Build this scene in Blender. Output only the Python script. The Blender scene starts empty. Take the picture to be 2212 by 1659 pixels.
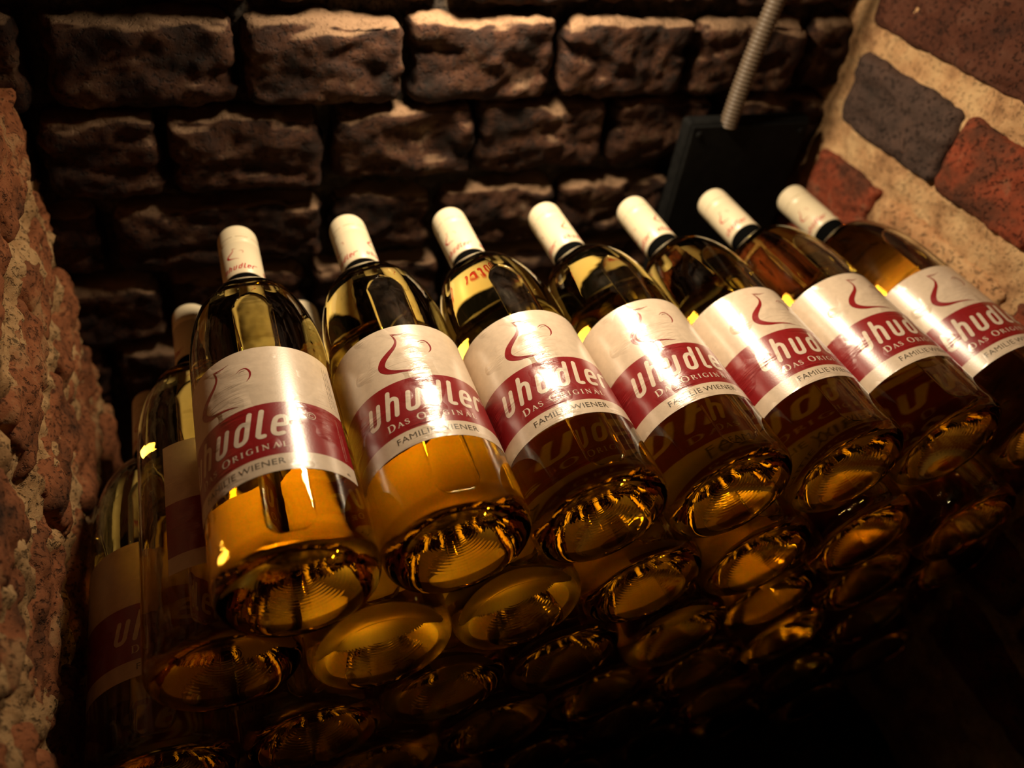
import bpy, bmesh, math, random
from mathutils import Vector, Matrix, noise

D = bpy.data
SC = bpy.context.scene
COL = SC.collection
PI = math.pi
rnd = random.Random(7)

# ------------------------------------------------------------------ camera
YAW, PIT, ROLL = 0.44310296, 0.72805006, 0.15985052
FPX = 1745.15
fwd = Vector((math.sin(YAW) * math.cos(PIT), math.cos(YAW) * math.cos(PIT), -math.sin(PIT)))
rt0 = Vector((math.cos(YAW), -math.sin(YAW), 0.0))
up0 = rt0.cross(fwd)
rt = math.cos(ROLL) * rt0 + math.sin(ROLL) * up0
up = -math.sin(ROLL) * rt0 + math.cos(ROLL) * up0
cam_d = D.cameras.new('camera')
cam = D.objects.new('camera', cam_d)
COL.objects.link(cam)
M = Matrix((rt, up, -fwd)).transposed().to_4x4()
M.translation = Vector((-0.01392, -0.20768, 0.31358))
cam.matrix_world = M
cam_d.sensor_fit = 'HORIZONTAL'
cam_d.sensor_width = 36.0
cam_d.lens = FPX / 2212.0 * 36.0
cam_d.clip_start = 0.01
cam_d.dof.use_dof = True
cam_d.dof.focus_distance = 0.425
cam_d.dof.aperture_fstop = cam_d.lens / 6.0
SC.camera = cam

# ------------------------------------------------------------------ world, lamp, exposure
w = D.worlds.new('cellar_dark')
SC.world = w
w.use_nodes = True
bg = w.node_tree.nodes['Background']
bg.inputs[0].default_value = (1.0, 0.72, 0.45, 1)
bg.inputs[1].default_value = 0.0025

ld = D.lights.new('cellar_lamp_light', 'AREA')
ld.shape = 'RECTANGLE'
ld.size = 0.046
ld.size_y = 0.062
ld.energy = 2.5
ld.color = (1.0, 0.79, 0.53)
lo = D.objects.new('cellar_lamp_light', ld)
COL.objects.link(lo)
lo.location = (0.160, 0.298, 0.262)
lo.rotation_euler = (math.radians(-16), math.radians(-18), 0)

SC.view_settings.view_transform = 'Standard'
SC.view_settings.look = 'None'
SC.view_settings.gamma = 1.0
SC.view_settings.exposure = 0.0
SC.view_settings.use_curve_mapping = False
cy = SC.cycles
cy.max_bounces = 20
cy.diffuse_bounces = 4
cy.glossy_bounces = 8
cy.transmission_bounces = 18
cy.transparent_max_bounces = 24
cy.volume_bounces = 0
cy.caustics_refractive = True
cy.caustics_reflective = False
cy.blur_glossy = 0.3
cy.sample_clamp_indirect = 60.0
cy.use_adaptive_sampling = True
cy.adaptive_threshold = 0.03
cy.use_denoising = True


# ------------------------------------------------------------------ material helpers
def mat(name):
    m = D.materials.new(name)
    m.use_nodes = True
    nt = m.node_tree
    nt.nodes.clear()
    out = nt.nodes.new('ShaderNodeOutputMaterial')
    return m, nt, out


def N(nt, typ, **kw):
    n = nt.nodes.new(typ)
    for k, v in kw.items():
        if k.startswith('i_'):
            n.inputs[k[2:].replace('_', ' ')].default_value = v
        else:
            setattr(n, k, v)
    return n


def pbr(nt, out, color=(0.8, 0.8, 0.8), rough=0.5, spec=0.5, metal=0.0):
    b = nt.nodes.new('ShaderNodeBsdfPrincipled')
    b.inputs['Base Color'].default_value = (*color, 1)
    b.inputs['Roughness'].default_value = rough
    b.inputs['Specular IOR Level'].default_value = spec
    b.inputs['Metallic'].default_value = metal
    nt.links.new(b.outputs[0], out.inputs[0])
    return b


def ramp(nt, stops, interp='LINEAR'):
    r = nt.nodes.new('ShaderNodeValToRGB')
    r.color_ramp.interpolation = interp
    e = r.color_ramp.elements
    while len(e) < len(stops):
        e.new(0.5)
    for k, (p, c) in enumerate(stops):
        e[k].position = p
        e[k].color = (*c, 1) if len(c) == 3 else c
    return r


def noise_n(nt, scale, detail=4, rough=0.6, coord='Object', stretch=None, dist=0.0):
    tc = nt.nodes.new('ShaderNodeTexCoord')
    src = tc.outputs[coord]
    if stretch:
        mp = nt.nodes.new('ShaderNodeMapping')
        mp.inputs['Scale'].default_value = stretch
        nt.links.new(src, mp.inputs[0])
        src = mp.outputs[0]
    n = nt.nodes.new('ShaderNodeTexNoise')
    n.inputs['Scale'].default_value = scale
    n.inputs['Detail'].default_value = detail
    n.inputs['Roughness'].default_value = rough
    n.inputs['Distortion'].default_value = dist
    nt.links.new(src, n.inputs['Vector'])
    return n


def brick_mat(name, stops, seed, scale=28.0, bump=0.9, pit=0.32, lit_top=None):
    """Rough old clay: blotchy colour, lime stains and pits."""
    m, nt, out = mat(name)
    b = pbr(nt, out, rough=0.85, spec=0.25)
    n1 = noise_n(nt, scale, 6, 0.65)
    oi = nt.nodes.new('ShaderNodeObjectInfo')
    tc = nt.nodes.new('ShaderNodeTexCoord')
    add = N(nt, 'ShaderNodeVectorMath', operation='ADD')
    mul = N(nt, 'ShaderNodeMath', operation='MULTIPLY_ADD')
    mul.inputs[1].default_value = 9.0
    mul.inputs[2].default_value = seed
    nt.links.new(oi.outputs['Random'], mul.inputs[0])
    nt.links.new(tc.outputs['Object'], add.inputs[0])
    nt.links.new(mul.outputs[0], add.inputs[1])
    nt.links.new(add.outputs[0], n1.inputs['Vector'])
    r = ramp(nt, stops)
    nt.links.new(n1.outputs['Fac'], r.inputs[0])
    # fine dark pits
    n2 = noise_n(nt, 320, 3, 0.6)
    nt.links.new(add.outputs[0], n2.inputs['Vector'])
    pr = ramp(nt, [(0.34, (pit, pit, pit)), (0.46, (1, 1, 1))])
    nt.links.new(n2.outputs['Fac'], pr.inputs[0])
    mx = N(nt, 'ShaderNodeMix', data_type='RGBA', blend_type='MULTIPLY')
    mx.inputs[0].default_value = 1.0
    nt.links.new(r.outputs[0], mx.inputs[6])
    nt.links.new(pr.outputs[0], mx.inputs[7])
    col = mx.outputs[2]
    if lit_top:                                    # lamplight on the ledges painted in: upward faces get a paler colour
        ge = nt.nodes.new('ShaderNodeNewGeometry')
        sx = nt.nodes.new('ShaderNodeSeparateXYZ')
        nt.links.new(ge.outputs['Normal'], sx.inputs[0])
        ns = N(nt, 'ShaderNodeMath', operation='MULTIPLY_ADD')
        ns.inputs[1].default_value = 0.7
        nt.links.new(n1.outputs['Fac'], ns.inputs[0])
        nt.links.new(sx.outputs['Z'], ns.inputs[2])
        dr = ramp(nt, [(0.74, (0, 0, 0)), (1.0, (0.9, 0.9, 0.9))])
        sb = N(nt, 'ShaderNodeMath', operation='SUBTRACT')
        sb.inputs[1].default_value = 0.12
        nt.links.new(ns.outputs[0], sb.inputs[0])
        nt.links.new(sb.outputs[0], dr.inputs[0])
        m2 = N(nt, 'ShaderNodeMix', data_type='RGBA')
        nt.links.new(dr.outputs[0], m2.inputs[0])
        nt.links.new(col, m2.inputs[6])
        m2.inputs[7].default_value = (*lit_top, 1)
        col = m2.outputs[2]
    nt.links.new(col, b.inputs['Base Color'])
    n3 = noise_n(nt, 180, 8, 0.7)
    nt.links.new(add.outputs[0], n3.inputs['Vector'])
    sm = N(nt, 'ShaderNodeMath', operation='ADD')
    nt.links.new(n3.outputs['Fac'], sm.inputs[0])
    nt.links.new(pr.outputs[0], sm.inputs[1])
    bp = N(nt, 'ShaderNodeBump')
    bp.inputs['Strength'].default_value = bump
    bp.inputs['Distance'].default_value = 0.0012
    nt.links.new(sm.outputs[0], bp.inputs['Height'])
    nt.links.new(bp.outputs[0], b.inputs['Normal'])
    return m


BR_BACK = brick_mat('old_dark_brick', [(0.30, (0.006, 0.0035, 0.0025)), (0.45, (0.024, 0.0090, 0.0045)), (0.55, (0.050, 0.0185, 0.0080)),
                                       (0.64, (0.085, 0.046, 0.026)), (0.75, (0.26, 0.18, 0.12))], 1.0, 34, lit_top=(0.19, 0.115, 0.066))
BR_LEFT = brick_mat('old_red_brick', [(0.30, (0.045, 0.019, 0.009)), (0.42, (0.17, 0.058, 0.022)), (0.54, (0.28, 0.095, 0.036)),
                                      (0.66, (0.33, 0.18, 0.08))], 3.0, 30)
BR_RIGHT = brick_mat('old_right_brick', [(0.30, (0.050, 0.020, 0.012)), (0.44, (0.13, 0.038, 0.018)), (0.56, (0.25, 0.050, 0.020)),
                                         (0.70, (0.24, 0.11, 0.06))], 5.0, 32)
BR_GREY = brick_mat('burnt_grey_brick', [(0.30, (0.030, 0.020, 0.016)), (0.5, (0.072, 0.043, 0.034)), (0.68, (0.10, 0.055, 0.04))], 8.0, 26)
BR_DKRED = brick_mat('dark_red_brick', [(0.30, (0.03, 0.012, 0.008)), (0.5, (0.085, 0.026, 0.013)), (0.68, (0.12, 0.05, 0.03))], 6.0, 30)
BR_TAN = brick_mat('tan_brick', [(0.30, (0.36, 0.13, 0.06)), (0.45, (0.50, 0.26, 0.12)), (0.62, (0.62, 0.38, 0.19))], 9.0, 22)
MORT = brick_mat('lime_mortar', [(0.30, (0.12, 0.06, 0.025)), (0.42, (0.36, 0.20, 0.085)), (0.60, (0.50, 0.31, 0.145))], 12.0, 45, 1.0)
MORT_R = brick_mat('bright_lime_mortar', [(0.30, (0.24, 0.12, 0.055)), (0.48, (0.50, 0.29, 0.14)), (0.66, (0.62, 0.41, 0.21))], 13.0, 45, 1.0, 0.6)
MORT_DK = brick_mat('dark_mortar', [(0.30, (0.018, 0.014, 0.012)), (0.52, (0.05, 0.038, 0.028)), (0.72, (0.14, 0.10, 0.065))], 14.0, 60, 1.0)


# ------------------------------------------------------------------ object helpers
def link(o):
    COL.objects.link(o)
    return o


def mesh_obj(name, verts, faces, m, parent=None, smooth=True, mats=None, idx=None):
    me = D.meshes.new(name)
    me.from_pydata([tuple(v) for v in verts], [], faces)
    if smooth:
        me.polygons.foreach_set('use_smooth', [True] * len(me.polygons))
    for mm in (mats or [m]):
        me.materials.append(mm)
    if idx:
        me.polygons.foreach_set('material_index', idx)
    me.update()
    o = link(D.objects.new(name, me))
    if parent:
        o.parent = parent
    return o


def tag(o, label=None, cat=None, group=None, kind=None):
    if label:
        o['label'] = label
    if cat:
        o['category'] = cat
    if group:
        o['group'] = group
    if kind:
        o['kind'] = kind
    return o


def lathe_y(profile, seg, fn=None):
    """profile of (y, r) turned round the Y axis; r = 0 closes to a pole."""
    vs, fs, rings = [], [], []
    for (y, r) in profile:
        if r < 1e-7:
            rings.append([len(vs)])
            vs.append((0, y, 0))
        else:
            ring = []
            for k in range(seg):
                a = 2 * PI * k / seg
                rr = fn(y, r, a) if fn else r
                ring.append(len(vs))
                vs.append((rr * math.sin(a), y, rr * math.cos(a)))
            rings.append(ring)
    for A, B in zip(rings, rings[1:]):
        if len(A) == 1 and len(B) > 1:
            for k in range(seg):
                fs.append((A[0], B[k], B[(k + 1) % seg]))
        elif len(B) == 1 and len(A) > 1:
            for k in range(seg):
                fs.append((A[k], B[0], A[(k + 1) % seg]))
        elif len(A) > 1:
            for k in range(seg):
                fs.append((A[k], B[k], B[(k + 1) % seg], A[(k + 1) % seg]))
    return vs, fs


def fix_normals(o):
    bm = bmesh.new()
    bm.from_mesh(o.data)
    bmesh.ops.recalc_face_normals(bm, faces=bm.faces)
    bm.to_mesh(o.data)
    bm.free()
    o.data.polygons.foreach_set('use_smooth', [True] * len(o.data.polygons))


def fbm(p, oct_=3):
    s, a = 0.0, 1.0
    for _ in range(oct_):
        s += a * noise.noise(p)
        p = p * 2.1
        a *= 0.5
    return s


def rough_block(name, size, m, parent, loc, seed, cell=0.0035, rough=0.0035, round_=0.007, chips=None, axes=None):
    """A worn brick: a fine box with rounded arrises, noise relief and chips. size = (along, out, high);
    'out' (local -Y) is the seen face."""
    L, W, H = size
    nx, ny, nz = max(4, int(L / cell)), max(3, int(W / (cell * 2))), max(4, int(H / cell))
    idx, vs, fs = {}, [], []

    def vid(i, j, k):
        key = (i, j, k)
        if key not in idx:
            idx[key] = len(vs)
            vs.append(Vector((-L / 2 + L * i / nx, -W / 2 + W * j / ny, -H / 2 + H * k / nz)))
        return idx[key]
    for i in range(nx):
        for k in range(nz):
            fs.append((vid(i, 0, k), vid(i + 1, 0, k), vid(i + 1, 0, k + 1), vid(i, 0, k + 1)))
            fs.append((vid(i, ny, k), vid(i, ny, k + 1), vid(i + 1, ny, k + 1), vid(i + 1, ny, k)))
    for i in range(nx):
        for j in range(ny):
            fs.append((vid(i, j, 0), vid(i, j + 1, 0), vid(i + 1, j + 1, 0), vid(i + 1, j, 0)))
            fs.append((vid(i, j, nz), vid(i + 1, j, nz), vid(i + 1, j + 1, nz), vid(i, j + 1, nz)))
    for j in range(ny):
        for k in range(nz):
            fs.append((vid(0, j, k), vid(0, j, k + 1), vid(0, j + 1, k + 1), vid(0, j + 1, k)))
            fs.append((vid(nx, j, k), vid(nx, j + 1, k), vid(nx, j + 1, k + 1), vid(nx, j, k + 1)))
    off = Vector((seed * 3.17, seed * 1.31, seed * 0.77))
    h = Vector((L / 2, W / 2, H / 2))
    for v in vs:
        rr = round_ * (1.0 + 0.7 * noise.noise(v * 30 + off))
        rr = max(rr, 0.002)
        c = Vector([max(-h[a] + rr, min(h[a] - rr, v[a])) for a in range(3)])
        d = v - c
        if d.length > 1e-9:
            n = d.normalized()
            v[:] = c + n * min(rr, d.length)
        else:
            n = Vector((0, -1, 0))
        amp = fbm(Vector((v.x * 26, v.y * 26, v.z * 44)) + off, 3) * rough * 0.8 + fbm(v * 130 + off, 3) * rough * 0.30
        # shallow ledges and spalls on the face
        sp = noise.noise(Vector((v.x * 22, v.z * 60, seed * 5.0)))
        if sp > 0.18 and v.y < 0:
            amp -= min(0.5, (sp - 0.18) * 2.4) * rough * 1.5
        v += n * amp
    o = mesh_obj(name, vs, fs, m, parent)
    if axes is not None:
        o.rotation_euler = axes
    o.location = loc
    return o


def rough_sheet(name, origin, ex, ey, nrm, nu, nv, m, amp, seed, scale=35.0, kind='structure', bumps=1.0):
    o_, ex, ey, nrm = Vector(origin), Vector(ex), Vector(ey), Vector(nrm)
    vs, fs = [], []
    for j in range(nv + 1):
        for i in range(nu + 1):
            p = o_ + ex * (i / nu) + ey * (j / nv)
            d = fbm(p * scale + Vector((seed, seed * 2, 0)), 4) * amp + fbm(p * scale * 4, 2) * amp * 0.3 * bumps
            vs.append(p + nrm * d)
    for j in range(nv):
        for i in range(nu):
            a = j * (nu + 1) + i
            fs.append((a, a + 1, a + nu + 2, a + nu + 1))
    o = mesh_obj(name, vs, fs, m)
    o['kind'] = kind
    return o


# ------------------------------------------------------------------ the niche
XL, XR, YB = -0.1165, 0.4925, 0.338
ZF = -0.3850
# back wall: dark mortar bed and its bricks
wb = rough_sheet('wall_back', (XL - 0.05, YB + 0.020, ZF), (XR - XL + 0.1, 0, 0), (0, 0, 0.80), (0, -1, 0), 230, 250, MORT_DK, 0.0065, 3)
rows_back = [
    # z low, z high, list of (x0, x1)
    (0.136, 0.196, [(-0.16, -0.075), (-0.066, 0.032), (0.041, 0.150), (0.158, 0.262), (0.270, 0.372), (0.381, 0.50)]),
    (0.0705, 0.1245, [(-0.17, -0.108), (-0.094, 0.0135), (0.0215, 0.1235), (0.1310, 0.2370), (0.2455, 0.3480), (0.3570, 0.4560), (0.464, 0.53)]),
    (0.0080, 0.0615, [(-0.17, -0.117), (-0.110, -0.0415), (-0.0330, 0.0660), (0.0770, 0.1800), (0.1880, 0.2910), (0.3000, 0.3900), (0.399, 0.51)]),
    (-0.0570, -0.0060, [(-0.17, -0.090), (-0.0790, 0.0640), (0.0730, 0.1500), (0.1590, 0.2560), (0.2650, 0.3640), (0.373, 0.49)]),
    (-0.1220, -0.0690, [(-0.16, -0.060), (-0.050, 0.048), (0.057, 0.160), (0.170, 0.270), (0.280, 0.380), (0.390, 0.50)]),
    (-0.1880, -0.1340, [(-0.17, -0.110), (-0.100, 0.0), (0.010, 0.110), (0.120, 0.22), (0.230, 0.33), (0.340, 0.44), (0.45, 0.52)]),
]
s = 0
SET_BACK = [0.005, -0.001, -0.001, 0.002, 0.003, 0.003]
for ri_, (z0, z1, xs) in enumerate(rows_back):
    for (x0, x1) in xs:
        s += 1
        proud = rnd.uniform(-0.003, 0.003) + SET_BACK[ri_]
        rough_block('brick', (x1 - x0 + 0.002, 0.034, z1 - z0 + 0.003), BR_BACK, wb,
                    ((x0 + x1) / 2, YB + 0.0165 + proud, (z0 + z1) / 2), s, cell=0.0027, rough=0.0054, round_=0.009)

# left wall: bricks run along Y, faces towards +X
wl = rough_sheet('wall_left', (XL - 0.0055, -0.16, ZF), (0, YB + 0.22, 0), (0, 0, 0.80), (1, 0, 0), 190, 250, MORT, 0.0085, 11, 40)
rows_left = [
    (0.172, 0.222, [(-0.11, 0.02), (0.03, 0.15), (0.16, 0.25), (0.26, 0.345)]),
    (0.106, 0.156, [(-0.15, -0.06), (-0.05, 0.08), (0.09, 0.20), (0.21, 0.345)]),
    (0.041, 0.091, [(-0.12, 0.01), (0.02, 0.115), (0.135, 0.217), (0.232, 0.342)]),
    (-0.028, 0.018, [(-0.15, -0.02), (-0.006, 0.094), (0.118, 0.222), (0.230, 0.345)]),
    (-0.096, -0.046, [(-0.12, 0.0), (0.010, 0.120), (0.130, 0.232), (0.242, 0.345)]),
    (-0.162, -0.114, [(-0.15, -0.05), (-0.04, 0.065), (0.075, 0.18), (0.19, 0.345)]),
    (-0.229, -0.179, [(-0.12, 0.0), (0.01, 0.12), (0.13, 0.24), (0.25, 0.345)]),
    (-0.295, -0.245, [(-0.15, -0.03), (-0.02, 0.09), (0.10, 0.21), (0.22, 0.345)]),
]
for (z0, z1, ys) in rows_left:
    for (y0, y1) in ys:
        s += 1
        rough_block('brick', (y1 - y0 + 0.002, 0.034, z1 - z0 + 0.003), BR_LEFT, wl,
                    (XL - 0.0165 + rnd.uniform(-0.0015, 0.0015), (y0 + y1) / 2, (z0 + z1) / 2), s,
                    cell=0.0027, rough=0.0062, round_=0.010, axes=(0, 0, PI / 2))

# right wall: bricks run along Y, faces towards -X, wide smeared mortar between
wr = rough_sheet('wall_right', (XR + 0.0065, -0.16, ZF), (0, YB + 0.22, 0), (0, 0, 0.80), (-1, 0, 0), 190, 250, MORT_R, 0.0045, 17, 36)
rows_right = [
    (0.200, 0.262, [(-0.1, 0.05), (0.06, 0.19), (0.20, 0.338)], BR_RIGHT),
    (0.135, 0.190, [(-0.15, -0.08), (-0.07, 0.125), (0.133, 0.318)], BR_DKRED),
    (0.057, 0.112, [(-0.12, 0.0), (0.010, 0.098), (0.104, 0.196), (0.1985, 0.314)], None),
    (-0.036, 0.028, [(-0.15, -0.02), (-0.01, 0.090), (0.098, 0.229), (0.239, 0.318)], None),
    (-0.105, -0.050, [(-0.12, 0.0), (0.01, 0.12), (0.13, 0.24), (0.25, 0.338)], BR_RIGHT),
    (-0.175, -0.120, [(-0.15, -0.05), (-0.04, 0.065), (0.075, 0.18), (0.19, 0.338)], BR_RIGHT),
    (-0.245, -0.190, [(-0.12, 0.0), (0.01, 0.12), (0.13, 0.24), (0.25, 0.338)], BR_RIGHT),
]
for ri, (z0, z1, ys, mm) in enumerate(rows_right):
    for k, (y0, y1) in enumerate(ys):
        s += 1
        m_ = mm
        if ri == 2:
            m_ = [BR_RIGHT, BR_RIGHT, BR_RIGHT, BR_GREY][k]
        if ri == 3:
            m_ = [BR_RIGHT, BR_RIGHT, BR_TAN, BR_RIGHT][k]
        rough_block('brick', (y1 - y0 + 0.002, 0.034, z1 - z0 + 0.003), m_, wr,
                    (XR + 0.0165 + rnd.uniform(-0.001, 0.001), (y0 + y1) / 2, (z0 + z1) / 2), s,
                    cell=0.0028, rough=0.0036, round_=0.008, axes=(0, 0, -PI / 2))

# floor slab and vault slab of the niche
fl = rough_sheet('floor', (XL - 0.05, -0.2, ZF + 0.004), (XR - XL + 0.1, 0, 0), (0, YB + 0.22, 0), (0, 0, 1), 90, 80, MORT_DK, 0.003, 23)
cl = rough_sheet('ceiling', (XL - 0.05, -0.16, 0.41), (XR - XL + 0.1, 0, 0), (0, YB + 0.2, 0), (0, 0, -1), 90, 80, MORT_DK, 0.004, 29)

# ------------------------------------------------------------------ bottle materials
GLASS, nt, out = mat('bottle_glass')
g = N(nt, 'ShaderNodeBsdfGlass')
g.inputs['Color'].default_value = (0.985, 0.99, 0.955, 1)
g.inputs['Roughness'].default_value = 0.0
g.inputs['IOR'].default_value = 1.37
nn = noise_n(nt, 55, 2, 0.5)
bp = N(nt, 'ShaderNodeBump')
bp.inputs['Strength'].default_value = 0.10
bp.inputs['Distance'].default_value = 0.002
nt.links.new(nn.outputs['Fac'], bp.inputs['Height'])
nt.links.new(bp.outputs[0], g.inputs['Normal'])
nt.links.new(g.outputs[0], out.inputs[0])

BUBBLE, nt, out = mat('air_pocket_surface')
g = N(nt, 'ShaderNodeBsdfGlass')
g.inputs['Color'].default_value = (1, 1, 1, 1)
g.inputs['Roughness'].default_value = 0.0
g.inputs['IOR'].default_value = 1 / 1.36
nt.links.new(g.outputs[0], out.inputs[0])

WINE, nt, out = mat('white_wine')
va = N(nt, 'ShaderNodeVolumeAbsorption')
va.inputs['Color'].default_value = (0.972, 0.79, 0.0, 1)
va.inputs['Density'].default_value = 20.0
nt.links.new(va.outputs[0], out.inputs['Volume'])

HEEL, nt, out = mat('thick_heel_glass')
va = N(nt, 'ShaderNodeVolumeAbsorption')
va.inputs['Color'].default_value = (0.30, 0.20, 0.0, 1)
va.inputs['Density'].default_value = 170.0
nt.links.new(va.outputs[0], out.inputs['Volume'])


def paper(name, color, rough, wr_=0.7, spec=1.0):
    m, nt, out = mat(name)
    b = pbr(nt, out, color, rough, spec)
    n1 = noise_n(nt, 260, 3, 0.6)
    r = ramp(nt, [(0.35, tuple(c * 0.90 for c in color)), (0.65, color)])
    nt.links.new(n1.outputs['Fac'], r.inputs[0])
    nt.links.new(r.outputs[0], b.inputs['Base Color'])
    # fine creases running round the bottle, only in patches
    n2 = noise_n(nt, 60, 3, 0.6, stretch=(1.0, 7.0, 1.0), dist=0.7)
    n3 = noise_n(nt, 38, 2, 0.5)
    mr = ramp(nt, [(0.55, (0, 0, 0)), (0.66, (1, 1, 1))])
    nt.links.new(n3.outputs['Fac'], mr.inputs[0])
    mu = N(nt, 'ShaderNodeMath', operation='MULTIPLY')
    nt.links.new(n2.outputs['Fac'], mu.inputs[0])
    nt.links.new(mr.outputs[0], mu.inputs[1])
    n4 = noise_n(nt, 900, 2, 0.5)
    m4 = N(nt, 'ShaderNodeMath', operation='MULTIPLY_ADD')
    m4.inputs[1].default_value = 0.03
    nt.links.new(n4.outputs['Fac'], m4.inputs[0])
    nt.links.new(mu.outputs[0], m4.inputs[2])
    bp = N(nt, 'ShaderNodeBump')
    bp.inputs['Strength'].default_value = wr_
    bp.inputs['Distance'].default_value = 0.0012
    nt.links.new(m4.outputs[0], bp.inputs['Height'])
    nt.links.new(bp.outputs[0], b.inputs['Normal'])
    return m


CREAM = paper('label_cream', (0.65, 0.515, 0.385), 0.31)
RED = paper('label_red', (0.25, 0.008, 0.010), 0.30)
WHITE_INK = paper('white_ink', (0.70, 0.58, 0.46), 0.30)
RED_INK = paper('red_ink', (0.25, 0.008, 0.010), 0.30)
DARK_INK = paper('dark_ink', (0.07, 0.05, 0.03), 0.33)
LABEL_BACK, nt, out = mat('label_back')
pbr(nt, out, (0.92, 0.84, 0.66), 0.8, 0.2)
CAPM, nt, out = mat('cap_enamel')
pbr(nt, out, (0.68, 0.58, 0.40), 0.38, 0.5)
SLOT, nt, out = mat('cap_slot')
pbr(nt, out, (0.30, 0.20, 0.08), 0.6, 0.3)
CAP_INK, nt, out = mat('cap_red_ink')
pbr(nt, out, (0.42, 0.03, 0.03), 0.4, 0.5)
BLACK, nt, out = mat('neck_blackout_mat')
pbr(nt, out, (0.003, 0.003, 0.003), 0.9, 0.0)

# ------------------------------------------------------------------ bottle shape
R = 0.0371
RN = 0.0123
Y0S, Y1S, PS = 0.146, 0.2140, 2.2


def shoulder(y, R_, rn):
    u = (y - Y0S) / (Y1S - Y0S)
    u = max(0.0, min(1.0, u))
    return rn + (R_ - rn) * (1 - u ** PS) ** (1 / PS)


prof = [(0.0105, 0.0)]
r_ = 0.0012
while r_ < 0.0262:
    t = r_ / 0.0262
    y = 0.0105 * (1 - t ** 2.0) ** 1.0 + 0.0022 * t ** 2
    if 0.004 < r_ < 0.0235:
        y += 0.00006 * math.sin(r_ / 0.00155 * 2 * PI)
    prof.append((y, r_))
    r_ += 0.00040
prof += [(0.0012, 0.0280), (0.0005, 0.0295), (0.0001, 0.0310), (0.0, 0.0322), (0.0003, 0.0336), (0.0010, 0.0347), (0.0022, 0.0358), (0.0038, 0.0366),
         (0.0058, 0.0371), (0.0080, R), (0.0100, R + 0.00005), (0.0115, R), (0.03, R), (0.06, R), (0.10, R), (0.14, R)]
for k in range(0, 23):
    u = math.sin(k / 22 * PI / 2)
    y = Y0S + (Y1S - Y0S) * u
    prof.append((y, shoulder(y, R, RN)))
prof += [(0.2180, RN - 0.0001), (0.2230, RN - 0.0002), (0.2300, RN - 0.0002), (0.2550, RN - 0.0006), (0.2810, RN - 0.0008), (0.2815, 0.008), (0.2815, 0.0)]


def knurl(y, r, a):
    if y < 0.0022 and 0.0305 < r < 0.0355:
        wgt = 1 - abs(r - 0.0330) / 0.0025
        return r + max(0, wgt) * 0.00003 * math.sin(a * 64)
    return r


vs, fs = lathe_y(prof, 360, knurl)
glass = mesh_obj('glass_body', vs, fs, GLASS)
fix_normals(glass)

RI = 0.0344
wp = [(0.0145, 0.0), (0.0138, 0.008), (0.0110, 0.017), (0.0070, 0.0245), (0.0048, 0.0290), (0.0055, 0.0325), (0.0090, 0.0340), (0.0125, RI), (0.14, RI)]
for k in range(0, 17):
    u = math.sin(k / 16 * PI / 2)
    y = Y0S + (Y1S - Y0S) * u
    wp.append((y, shoulder(y, RI, 0.0096)))
wp += [(0.262, 0.0096), (0.262, 0.0)]
vs, fs = lathe_y(wp, 96)
wine = mesh_obj('wine', vs, fs, WINE)
fix_normals(wine)


# dark thick glass of the heel ring
hp = [(0.0010, 0.0285), (0.0004, 0.0322), (0.0014, 0.0347), (0.0042, 0.0363), (0.0085, 0.0367), (0.0110, 0.0360), (0.0088, 0.0335), (0.0050, 0.0300), (0.0010, 0.0285)]
vs, fs = lathe_y(hp, 72)
heel = mesh_obj('thick_heel', vs, fs, HEEL)
bm = bmesh.new()
bm.from_mesh(heel.data)
bmesh.ops.remove_doubles(bm, verts=bm.verts, dist=1e-6)
bm.to_mesh(heel.data)
bm.free()
fix_normals(heel)


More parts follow.
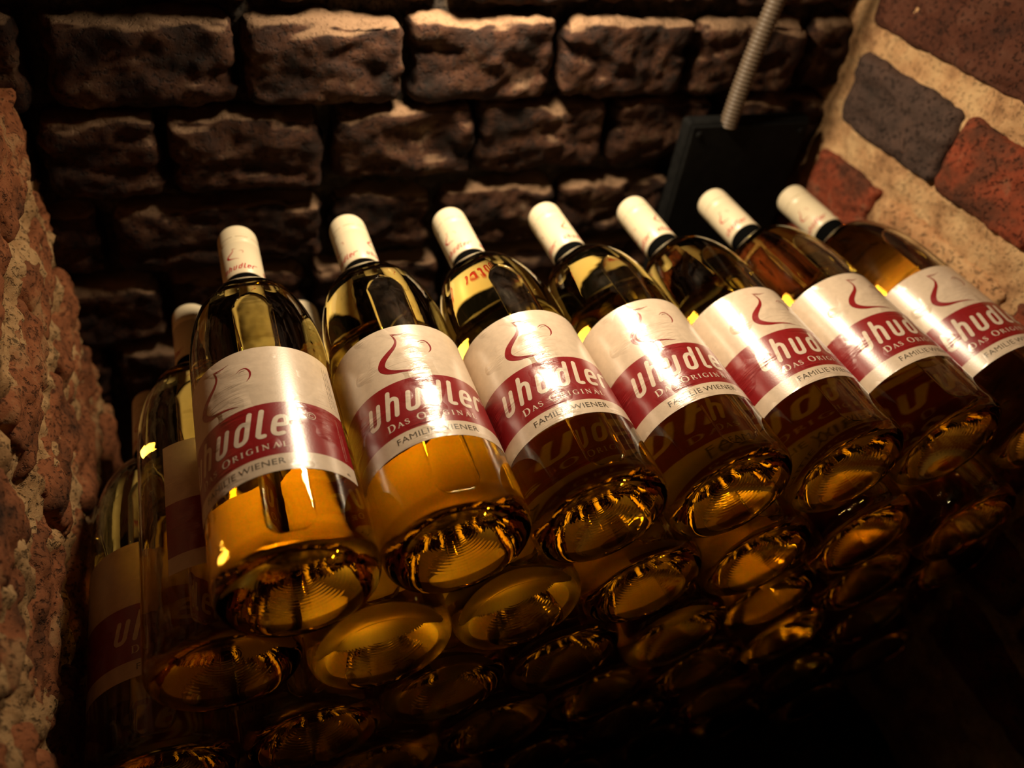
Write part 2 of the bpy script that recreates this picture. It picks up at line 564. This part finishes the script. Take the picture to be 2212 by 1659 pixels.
# air pocket on top of the wine (the bottle lies on its side)
def bubble_mesh(name, hw_deg, y_a, y_b):
    """Closed pocket: follows the glass above, flat wine surface with a rounded meniscus below."""
    h = RI * math.cos(math.radians(hw_deg))
    hw = RI * math.sin(math.radians(hw_deg))
    nx, ny = 36, 110
    CR_, ME = 0.0078, 0.0026

    def wall(y):
        return (shoulder(y, RI, 0.0096) if y > Y0S else RI) - 0.0002
    vt, vb = [], []
    for j in range(ny + 1):
        t = 0.5 - 0.5 * math.cos(PI * j / ny)
        y = y_a + (y_b - y_a) * t
        ri = wall(y)
        wch = math.sqrt(max(1e-10, ri * ri - (h - 0.0010) ** 2)) if ri > h - 0.0010 else 1e-5
        e = min(y - y_a, y_b - y)
        c = CR_ if e >= CR_ else math.sqrt(max(0.0, CR_ ** 2 - (CR_ - e) ** 2))
        w_ = max(1e-5, min(hw, wch) - CR_ + c)
        w_ = min(w_, wch)
        rt_, rb_ = [], []
        for i in range(nx + 1):
            x = w_ * math.sin(PI / 2 * (2 * i / nx - 1))
            zt = math.sqrt(max(1e-9, ri * ri - x * x))
            dist = min(w_ - abs(x), e)
            u = min(1.0, max(0.0, dist) / ME)
            g_ = math.sqrt(max(0.0, 1 - (1 - u) ** 2))
            zb = zt - max(0.0003, zt - h + 0.0016) * g_
            rt_.append((x, y, zt))
            rb_.append((x, y, zb - 0.00001))
        vt.append(rt_)
        vb.append(rb_)
    vs, fs = [], []
    n1 = nx + 1
    for row_ in vt:
        vs += row_
    o2 = len(vs)
    for row_ in vb:
        vs += row_
    for j in range(ny):
        for i in range(nx):
            a = j * n1 + i
            fs.append((a, a + 1, a + n1 + 1, a + n1))
            b_ = o2 + a
            fs.append((b_, b_ + n1, b_ + n1 + 1, b_ + 1))
        for i in (0, nx):
            a = j * n1 + i
            q = (a, a + n1, o2 + a + n1, o2 + a)
            fs.append(q if i == 0 else q[::-1])
    for i in range(nx):
        fs.append((i, o2 + i, o2 + i + 1, i + 1))
        a = ny * n1 + i
        fs.append((a, a + 1, o2 + a + 1, o2 + a))
    o = mesh_obj(name, vs, fs, BUBBLE)
    fix_normals(o)
    return o


bub = bubble_mesh('air_bubble', 17.5, 0.0080, 0.190)

# ------------------------------------------------------------------ label
RL = R + 0.00012
LB, LT, B0, B1 = 0.0401, 0.1259, 0.0500, 0.0838
TH0, TH1 = -105.0, 91.5


def cyl(sm, ymm, r):
    """sm, ymm in millimetres on the unrolled label -> point on the cylinder."""
    a = sm / 1000.0 / R
    return (r * math.sin(a), ymm / 1000.0, r * math.cos(a))


ys = [LB, LB + 0.0003, 0.045, B0, 0.058, 0.066, 0.075, B1, 0.095, 0.105, 0.115, LT - 0.0003, LT]
vs, fs, mi = [], [], []
na = 132
for y in ys:
    for i in range(na + 1):
        a = math.radians(TH0 + (TH1 - TH0) * i / na)
        vs.append((RL * math.sin(a), y, RL * math.cos(a)))
for j in range(len(ys) - 1):
    for i in range(na):
        a = j * (na + 1) + i
        fs.append((a, a + na + 1, a + na + 2, a + 1))
        mi.append(1 if B0 - 1e-6 <= ys[j] < B1 - 1e-6 else 0)
nfront = len(fs)
o0 = len(vs)
for y in (LB, LT):
    for i in range(na + 1):
        a = math.radians(TH0 + (TH1 - TH0) * i / na)
        vs.append(((R - 0.00008) * math.sin(a), y, (R - 0.00008) * math.cos(a)))     # glued: in contact with the glass
for i in range(na):
    a = o0 + i
    fs.append((a, a + 1, a + na + 2, a + na + 1))
    mi.append(2)
label = mesh_obj('label', vs, fs, None, mats=[CREAM, RED, LABEL_BACK], idx=mi)


def catmull(pts, n=8):
    out = []
    P = [pts[0]] + list(pts) + [pts[-1]]
    for i in range(1, len(P) - 2):
        for k in range(n):
            t = k / n
            out.append(tuple(0.5 * ((2 * P[i][c]) + (-P[i - 1][c] + P[i + 1][c]) * t + (2 * P[i - 1][c] - 5 * P[i][c] + 4 * P[i + 1][c] - P[i + 2][c]) * t * t
                                    + (-P[i - 1][c] + 3 * P[i][c] - 3 * P[i + 1][c] + P[i + 2][c]) * t ** 3) for c in range(3)))
    out.append(tuple(pts[-1]))
    return out


class Ink:
    """Flat strokes on the unrolled label, wrapped on the cylinder when built."""

    def __init__(self):
        self.v, self.f = [], []

    def stroke(self, pts, smooth=True, cap=True, seg=8):
        # pts: (s, y, width)
        if smooth and len(pts) > 2:
            pts = catmull(pts, seg)
        else:
            q = [pts[0]]
            for a, b in zip(pts, pts[1:]):
                n = max(1, int(math.hypot(b[0] - a[0], b[1] - a[1]) / 1.2))
                for k in range(1, n + 1):
                    q.append(tuple(a[c] + (b[c] - a[c]) * k / n for c in range(3)))
            pts = q
        base = len(self.v)
        m_ = len(pts)
        for i, (x, y, w_) in enumerate(pts):
            a = pts[max(0, i - 1)]
            b = pts[min(m_ - 1, i + 1)]
            dx, dy = b[0] - a[0], b[1] - a[1]
            L = math.hypot(dx, dy) or 1
            nx, ny = -dy / L, dx / L
            for t in (0.5, 0.0, -0.5):
                self.v.append((x + nx * w_ * t, y + ny * w_ * t))
        for i in range(m_ - 1):
            for c in (0, 1):
                a = base + 3 * i + c
                self.f.append((a, a + 1, a + 4, a + 3))
        if cap:
            for e, nb in ((0, 1), (m_ - 1, m_ - 2)):
                x, y, w_ = pts[e]
                self.disc(x, y, w_ / 2)

    def disc(self, x, y, r, n=12):
        base = len(self.v)
        self.v.append((x, y))
        for k in range(n):
            a = 2 * PI * k / n
            self.v.append((x + r * math.cos(a), y + r * math.sin(a)))
        for k in range(n):
            self.f.append((base, base + 1 + k, base + 1 + (k + 1) % n))

    def text(self, body, x, y, height, xscale=1.0, rot=0.0, space=1.0):
        cu = D.curves.new('lettering', 'FONT')
        cu.body = body
        cu.size = height / 0.70
        cu.resolution_u = 2
        cu.space_character = space
        ob = D.objects.new('lettering_tmp', cu)
        COL.objects.link(ob)
        bpy.context.view_layer.update()
        me = ob.evaluated_get(bpy.context.evaluated_depsgraph_get()).to_mesh()
        base = len(self.v)
        xs = [v.co.x for v in me.vertices]
        x0, x1 = min(xs), max(xs)
        for v in me.vertices:
            px, py = (v.co.x - x0) * xscale, v.co.y
            self.v.append((x + px * math.cos(rot) - py * math.sin(rot), y + px * math.sin(rot) + py * math.cos(rot)))
        for p in me.polygons:
            self.f.append(tuple(base + k for k in p.vertices))
        wid = (x1 - x0) * xscale
        D.objects.remove(ob)
        D.curves.remove(cu)
        return wid

    def build(self, name, m, parent, r, sx=1.0, sy=1.0, ox=0.0, oy=0.0, rad=None, copies=(0.0,)):
        vs, fs = [], []
        for rot in copies:
            b = len(vs)
            for (x, y) in self.v:
                a = (x * sx + ox) / 1000.0 / (rad or R) + math.radians(rot)
                vs.append((r * math.sin(a), (y * sy + oy) / 1000.0, r * math.cos(a)))
            for f in self.f:
                fs.append(tuple(b + k for k in f))
        me = D.meshes.new(name)
        me.from_pydata(vs, [], fs)
        me.materials.append(m)
        # all faces must look outwards
        for p in me.polygons:
            c, n = p.center, p.normal
            if n.x * c.x + n.z * c.z < 0:
                p.flip()
        me.update()
        o = link(D.objects.new(name, me))
        o.parent = parent
        return o


# wine jug emblem
K = R * 1000 * PI / 180.0            # mm per degree
em = Ink()
em.stroke([(2.5 * K, 119.3, .10), (-3 * K, 118.6, .35), (-8 * K, 118.9, .55), (-12 * K, 119.6, .15)])
em.stroke([(-1.5 * K, 118.4, .06), (-6 * K, 117.8, .20), (-10 * K, 118.6, .40)])
em.stroke([(-11.2 * K, 119.2, .3), (-9.6 * K, 116.0, .9), (-9.6 * K, 112.5, 1.3), (-13.0 * K, 108.6, 2.1), (-19.0 * K, 105.0, 2.9), (-24.3 * K, 101.5, 3.6),
           (-26.8 * K, 97.5, 3.9), (-24.6 * K, 94.0, 3.5), (-19.0 * K, 91.3, 2.6), (-11 * K, 89.8, 1.5), (-3 * K, 88.6, 1.0), (5.5 * K, 86.9, .2)])
em.stroke([(7.5 * K, 110.2, .15), (11 * K, 111.8, .45), (15.4 * K, 111.6, .75), (18.0 * K, 108.2, 1.0), (17.2 * K, 104.6, .8), (14.5 * K, 102.2, .15)])
em.stroke([(9.5 * K, 109.4, .08), (11.5 * K, 110.3, .22), (14.0 * K, 110.2, .1)])

# rounded italic wordmark
wd = Ink()
SL, BASE = 0.215, 61.5


def wl_(pts, w_=2.5, **k):
    q = [(x + SL * (y - BASE), y, (p[2] if len(p) > 2 else w_)) for p in pts for (x, y) in [(p[0], p[1])]]
    wd.stroke(q, **k)


def letter_u(x, w_=5.0):
    wl_([(x, 74.4), (x, 66.0), (x + .15, 64.0), (x + 1.1, 62.7), (x + w_ / 2, 62.5), (x + w_ - 1.1, 62.7), (x + w_ - .15, 64.0), (x + w_, 66.0), (x + w_, 74.4)], seg=5)


letter_u(-33.4)
wl_([(-22.6, 78.6), (-22.6, 62.6)], smooth=False)
wl_([(-22.6, 71.5), (-21.9, 73.2), (-20.2, 73.9), (-18.6, 73.2), (-17.7, 71.0), (-17.6, 62.6)], seg=6)
letter_u(-11.6)
wl_([(4.4, 78.8), (4.4, 66.5), (4.1, 64.0), (3.2, 62.8), (1.9, 62.5), (.6, 62.8), (-.4, 64.0), (-.6, 66.5), (-.6, 69.6), (-.4, 72.0), (.6, 73.5), (1.9, 73.9), (3.2, 73.5), (4.1, 72.2)], seg=5)
wl_([(10.1, 78.8), (10.1, 65.4), (10.5, 63.4), (11.6, 62.6), (13.0, 62.7)], seg=6)
wl_([(17.0, 68.6), (22.2, 68.6), (22.3, 70.6), (21.6, 73.0), (19.6, 73.9), (17.6, 73.0), (16.9, 70.4), (16.9, 65.8), (17.7, 63.4), (19.5, 62.5), (21.6, 62.9)], seg=5)
wl_([(26.6, 62.6), (26.6, 69.6), (27.0, 72.4), (28.2, 73.7), (30.4, 73.8)], seg=6)
# copyright sign
cc, cyy = 57.0 * K, 75.2
wd.stroke([(cc + 2.2 * math.cos(a * PI / 12), cyy + 2.2 * math.sin(a * PI / 12), .38) for a in range(25)], smooth=False)
wd.stroke([(cc + 1.1 * math.cos(a * PI / 12), cyy + 1.1 * math.sin(a * PI / 12), .38) for a in range(3, 22)], smooth=False)

# serif capitals of the second line (unit height strokes)
SERIF = {
    'D': (0.84, [[(.17, .03, .15), (.17, .97, .15)], [(.02, .985, .05), (.36, .985, .06), (.62, .90, .11), (.76, .50, .16), (.62, .10, .11), (.36, .015, .06), (.02, .015, .05)]]),
    'A': (0.86, [[(.14, .02, .06), (.44, .98, .07)], [(.43, .98, .15), (.74, .02, .15)], [(.24, .34, .05), (.62, .34, .05)], [(.0, .015, .05), (.28, .015, .05)], [(.58, .015, .05), (.90, .015, .05)]]),
    'S': (0.60, [[(.50, .74, .05), (.46, .93, .07), (.28, .985, .08), (.10, .90, .10), (.08, .72, .13), (.28, .55, .15), (.48, .38, .13), (.50, .17, .11), (.32, .02, .08), (.10, .05, .07), (.04, .28, .05)]]),
    'O': (0.92, [[(.45, .985, .07), (.20, .88, .11), (.08, .50, .16), (.20, .12, .11), (.45, .015, .07), (.70, .12, .11), (.82, .50, .16), (.70, .88, .11), (.45, .985, .07)]]),
    'R': (0.80, [[(.17, .03, .15), (.17, .97, .15)], [(.02, .985, .05), (.34, .985, .06), (.56, .88, .13), (.54, .62, .12), (.32, .50, .06), (.17, .50, .05)], [(.36, .50, .10), (.74, .02, .14)],
                 [(.02, .015, .05), (.34, .015, .05)]]),
    'I': (0.40, [[(.18, .03, .15), (.18, .97, .15)], [(.02, .985, .05), (.34, .985, .05)], [(.02, .015, .05), (.34, .015, .05)]]),
    'G': (0.88, [[(.76, .76, .05), (.66, .93, .07), (.44, .985, .07), (.20, .88, .12), (.08, .50, .16), (.20, .12, .12), (.46, .015, .07), (.74, .10, .08)], [(.72, .08, .14), (.72, .44, .14)],
                 [(.56, .44, .05), (.86, .44, .05)]]),
    'N': (0.92, [[(.16, .03, .06), (.16, .97, .06)], [(.14, .95, .15), (.74, .06, .15)], [(.75, .03, .06), (.75, .97, .06)], [(.0, .985, .05), (.20, .985, .05)], [(.62, .985, .05), (.88, .985, .05)],
                 [(.02, .015, .05), (.30, .015, .05)]]),
    'L': (0.68, [[(.17, .03, .15), (.17, .97, .15)], [(.02, .985, .05), (.34, .985, .05)], [(.02, .015, .05), (.58, .02, .06), (.62, .24, .05)]]),
}
sf = Ink()


def serif(ch, x, y, h):
    w_, strokes = SERIF[ch]
    for st in strokes:
        q = [(x + a * h, y + b * h, c * h * 1.12) for a, b, c in st]
        sf.stroke(q, smooth=len(q) > 4, cap=False, seg=4)
    return w_ * h


x = -24.4
for ch, h, gap in (('D', 4.3, .75), ('A', 3.3, .75), ('S', 3.3, 3.2), ('O', 4.3, .95), ('R', 3.3, .95), ('I', 3.3, .95), ('G', 3.3, .95), ('I', 3.3, .95), ('N', 3.3, .95), ('A', 3.3, .95), ('L', 3.3, 0)):
    x += serif(ch, x, 54.1, h) + gap
kx = (23.3 + 24.4) / (x + 24.4)
sf.v = [(-24.4 + (a_ + 24.4) * kx, b_) for a_, b_ in sf.v]
# makers' line
mk = Ink()
wid = mk.text('FAMILIE', -21.6, 44.1, 3.5, 0.80, space=1.06)
mk.text('WIENER', -21.6 + wid + 1.1, 44.1, 3.5, 0.80, space=1.06)
# tiny unreadable print of the right-hand margin (dashes), and its last word
fp = Ink()
r2 = random.Random(5)
for col_, (a0, a1) in ((80.5, (88, 121)), (83.0, (90, 119)), (85.5, (88, 117))):
    y = a0
    while y < a1:
        L = r2.uniform(.35, .8)
        fp.stroke([(col_ * K + r2.uniform(-.25, .25), y, .22), (col_ * K + r2.uniform(-.25, .25), y + L, .22)], smooth=False, cap=False)
        y += L + r2.choice((.25, .3, .3, .9))
fp.text('alc', 79.0 * K, 42.3, 1.9, 0.85)
rp = Ink()
for col_, (a0, a1) in ((81.5, (52, 80)), (84.0, (53, 70))):
    y = a0
    while y < a1:
        L = r2.uniform(.4, .9)
        rp.stroke([(col_ * K + r2.uniform(-.25, .25), y, .22), (col_ * K + r2.uniform(-.25, .25), y + L, .22)], smooth=False, cap=False)
        y += L + r2.choice((.25, .3, .3, .9))

RT = RL + 0.00007
mx0 = min(a_ for a_, b_ in mk.v)
mx1 = max(a_ for a_, b_ in mk.v)
mk.v = [(-21.7 + (a_ - mx0) * (20.6 + 21.7) / (mx1 - mx0), b_) for a_, b_ in mk.v]
p_em = em.build('jug_emblem', RED_INK, label, RT)
p_wd = wd.build('wordmark', WHITE_INK, label, RT)
p_sf = sf.build('serif_line', WHITE_INK, label, RT)
p_mk = mk.build('maker_line', DARK_INK, label, RT)
p_fp = fp.build('small_print', DARK_INK, label, RT)
p_rp = rp.build('pale_small_print', WHITE_INK, label, RT)
p_fp['kind'] = 'stuff'
p_rp['kind'] = 'stuff'

# ------------------------------------------------------------------ cap
RC = 0.0129
cp = [(0.2288, RC - 0.0009), (0.2286, RC - 0.0003), (0.2290, RC), (0.2640, RC), (0.2648, RC - 0.0006), (0.2656, RC - 0.0006), (0.2664, RC), (0.2740, RC), (0.2746, RC - 0.00025),
      (0.2752, RC), (0.2775, RC), (0.2781, RC - 0.00025), (0.2787, RC), (0.2825, RC - 0.0002), (0.2842, RC - 0.0008), (0.2850, RC - 0.0019), (0.2852, 0.008), (0.2852, 0.0)]
vs, fs = lathe_y(cp, 72)
capo = mesh_obj('screw_cap', vs, fs, CAPM)
fix_normals(capo)
cprint = Ink()
cprint.v, cprint.f = list(em.v), list(em.f)
RCM = RC + 0.00008
cap_em = cprint.build('cap_emblem', CAP_INK, capo, RCM, sx=0.35, sy=0.37, oy=234.2 - 61.5 * 0.37 + 0.6, rad=RC, copies=(0, 120, 240))
wd2 = Ink()
ncut = len(wd.f)
wd2.v, wd2.f = list(wd.v), list(wd.f)
cap_wd = wd2.build('cap_wordmark', CAP_INK, capo, RCM, sx=0.30, sy=0.29, oy=233.2 - 61.5 * 0.29, rad=RC, copies=(0, 120, 240))
sl = Ink()
for k in range(8):
    a0 = math.radians(k * 45 + 4) * RC * 1000
    a1 = math.radians(k * 45 + 40) * RC * 1000
    sl.stroke([(a0 + (a1 - a0) * i / 8, 270.0, 0.42) for i in range(9)], smooth=False, cap=False)
slots = sl.build('cap_slots', SLOT, capo, RCM, rad=RC)

vs, fs = lathe_y([(0.2136, RN + 0.0001), (0.2290, RN + 0.0001), (0.2295, RN - 0.0003)], 64)
neck = mesh_obj('neck_blackout', vs, fs, BLACK)  # opaque ring added to black out neck glass that only looks dark

# ------------------------------------------------------------------ stack the bottles
TMPL = [glass, wine, heel, bub, neck]
LBL = (label, [p_em, p_wd, p_sf, p_mk, p_fp, p_rp])
CAP = (capo, [cap_em, cap_wd, slots])
first = [True]


def place_bottle(x, y, z, lroll, croll, lab, grp):
    e = link(D.objects.new('wine_bottle', None))
    e.empty_display_size = 0.02
    e.location = (x, y, z)
    tag(e, lab, 'wine bottle', grp)
    cpy = (lambda o: o) if first[0] else (lambda o: link(o.copy()))
    for o in TMPL:
        cpy(o).parent = e
    for (o, kids), roll in ((LBL, lroll), (CAP, croll)):
        c = cpy(o)
        c.parent = e
        c.rotation_euler = (0, math.radians(roll), 0)
        for k in kids:
            kc = cpy(k)
            kc.parent = c
    first[0] = False
    return e


X0 = [0.0, 0.0746, 0.1491, 0.2239, 0.2989, 0.3746, 0.4510]
X1 = [-0.0376, 0.0372, 0.1119, 0.1866, 0.2613, 0.3365, 0.4128]
X2 = [-0.0752] + X0
DZ = 0.0648
G0 = 'bottles of the top row'
L0 = ['bottle at the left end of the top row, lettering rolled left, tiny copyright sign',
      'second bottle from the left in the top row, its label creased down the middle',
      'third bottle from the left in the top row, broad glare down its label',
      'middle bottle of the seven in the top row, lettering half lost in glare',
      'fifth bottle from the left in the top row, glare left of its lettering',
      'second bottle from the right in the top row, glare left of its lettering',
      'bottle at the right end of the top row, against the right brick wall']
Y_0 = [0.0, 0.0043, 0.0040, 0.0018, 0.0012, 0.0040, 0.0005]
LR = [-28.5, 0.0, -8.0, -5.5, 6.5, 5.5, -9.8]
CR = [-10.0, 62.0, -42.0, 22.0, 25.0, -50.0, -62.0]
for k in range(7):
    place_bottle(X0[k], Y_0[k], 0.0, LR[k], CR[k], L0[k], G0)
nth = ['first', 'second', 'third', 'fourth', 'fifth', 'sixth', 'seventh', 'eighth']
Y_1 = [0.007, -0.002, 0.001, -0.002, -0.003, -0.006, -0.016]
for k in range(7):
    if k == 0:
        lab = 'bottle at the left end of the second row, the bare edge of its label upward'
        lr = 73.5
    else:
        lab = '%s bottle from the left in the second row, dark amber base' % nth[k]
        lr = [0, 192.0, 150.0, -24.0, 12.0, -16.0, 8.0][k]
    place_bottle(X1[k], Y_1[k], -DZ, lr, rnd.uniform(0, 360) if k else 40.0, lab, 'bottles of the second row')
for row in range(2, 6):
    xs = X2 if row % 2 == 0 else X1
    rn = ['', '', 'third', 'fourth', 'fifth', 'bottom'][row]
    for k, x in enumerate(xs):
        y = rnd.uniform(-0.006, 0.004)
        lr = rnd.uniform(-90, 90)
        lab = '%s bottle from the left in the %s row, its base in shadow' % (nth[k], rn)
        if row == 2 and k == 0:
            y, lr = -0.006, 23.0
            lab = 'bottle at the left end of the third row, label partly seen beside the left wall'
        place_bottle(x, round(y, 4), -DZ * row, lr, rnd.uniform(0, 360), lab, 'bottles of the %s row' % rn)

# ------------------------------------------------------------------ black box and ribbed conduit in the far corner
BOXM, nt, out = mat('black_plastic')
b = pbr(nt, out, (0.006, 0.006, 0.006), 0.8, 0.1)
nn = noise_n(nt, 120, 3, 0.5)
rr = ramp(nt, [(0.3, (0.004, 0.004, 0.004)), (0.7, (0.008, 0.008, 0.0075))])
nt.links.new(nn.outputs['Fac'], rr.inputs[0])
nt.links.new(rr.outputs[0], b.inputs['Base Color'])
CONM, nt, out = mat('ribbed_conduit_grey')
pbr(nt, out, (0.095, 0.068, 0.045), 0.5, 0.4)


def bevel_box(name, sx, sy, sz, bev, m, parent, loc):
    bm = bmesh.new()
    bmesh.ops.create_cube(bm, size=1.0)
    for v in bm.verts:
        v.co = Vector((v.co.x * sx, v.co.y * sy, v.co.z * sz))
    bmesh.ops.bevel(bm, geom=bm.edges[:], offset=bev, segments=4, affect='EDGES', profile=0.5)
    me = D.meshes.new(name)
    bm.to_mesh(me)
    bm.free()
    me.materials.append(m)
    o = link(D.objects.new(name, me))
    o.parent = parent
    o.location = loc
    return o


bx = link(D.objects.new('junction_box', None))
bx.location = (0.415, 0.3265, -0.045)
tag(bx, 'flat black box on the back wall behind the right-hand bottles', 'box')
bevel_box('housing', 0.120, 0.014, 0.20, 0.004, BOXM, bx, (0, 0, 0))
bevel_box('cover', 0.114, 0.003, 0.194, 0.0013, BOXM, bx, (0, -0.008, 0))
for sx_ in (-1, 1):
    for sz_ in (-1, 1):
        sv, sfc = lathe_y([(-0.0012, 0.0), (-0.0012, 0.0018), (-0.0006, 0.0026), (0.0, 0.0028)], 16)
        sc = mesh_obj('screw', sv, sfc, BOXM, bx)
        sc.location = (sx_ * 0.050, -0.0095, sz_ * 0.090)

path = [Vector(p) for p in ((0.3925, 0.3205, 0.050), (0.3935, 0.3205, 0.080), (0.3965, 0.3205, 0.115), (0.4025, 0.3205, 0.160), (0.4100, 0.3205, 0.22), (0.4150, 0.3205, 0.30), (0.416, 0.3205, 0.405))]
pts = []
for a, b_, c, d in zip([path[0]] + path[:-2], path[:-1], path[1:], path[2:] + [path[-1]]):
    n = 60
    for k in range(n):
        t = k / n
        pts.append(0.5 * ((2 * b_) + (c - a) * t + (2 * a - 5 * b_ + 4 * c - d) * t * t + (-a + 3 * b_ - 3 * c + d) * t ** 3))
vs, fs = [], []
acc, seg = 0.0, 20
for i, p in enumerate(pts):
    tan = (pts[min(i + 1, len(pts) - 1)] - pts[max(i - 1, 0)]).normalized()
    if i:
        acc += (p - pts[i - 1]).length
    e1 = tan.cross(Vector((0, 1, 0))).normalized()
    e2 = tan.cross(e1)
    r_ = 0.0068 + 0.0006 * math.sin(acc / 0.0032 * 2 * PI)
    for k in range(seg):
        a = 2 * PI * k / seg
        vs.append(p + e1 * r_ * math.cos(a) + e2 * r_ * math.sin(a))
for i in range(len(pts) - 1):
    for k in range(seg):
        a, b_ = i * seg + k, i * seg + (k + 1) % seg
        fs.append((a, b_, b_ + seg, a + seg))
con = mesh_obj('conduit', vs, fs, CONM)
tag(con, 'ribbed grey conduit rising from the black box up the back wall', 'conduit')

# ------------------------------------------------------------------ lamp housing above the stack (out of the frame)
LH, nt, out = mat('lamp_metal')
pbr(nt, out, (0.05, 0.05, 0.05), 0.4, 0.5, 0.6)
lamp = link(D.objects.new('strip_lamp', None))
lamp.location = (0.160, 0.301, 0.268)
lamp.rotation_euler = (math.radians(-16), math.radians(-18), 0)
tag(lamp, 'short strip lamp hung above the bottles near the back wall', 'lamp')
bevel_box('housing', 0.044, 0.074, 0.008, 0.002, LH, lamp, (0, 0, 0.002))
hg = bevel_box('hanger', 0.006, 0.006, 0.140, 0.001, LH, lamp, (0.021, 0.019, 0.066))
hg.rotation_euler = (math.radians(16), math.radians(18), 0)
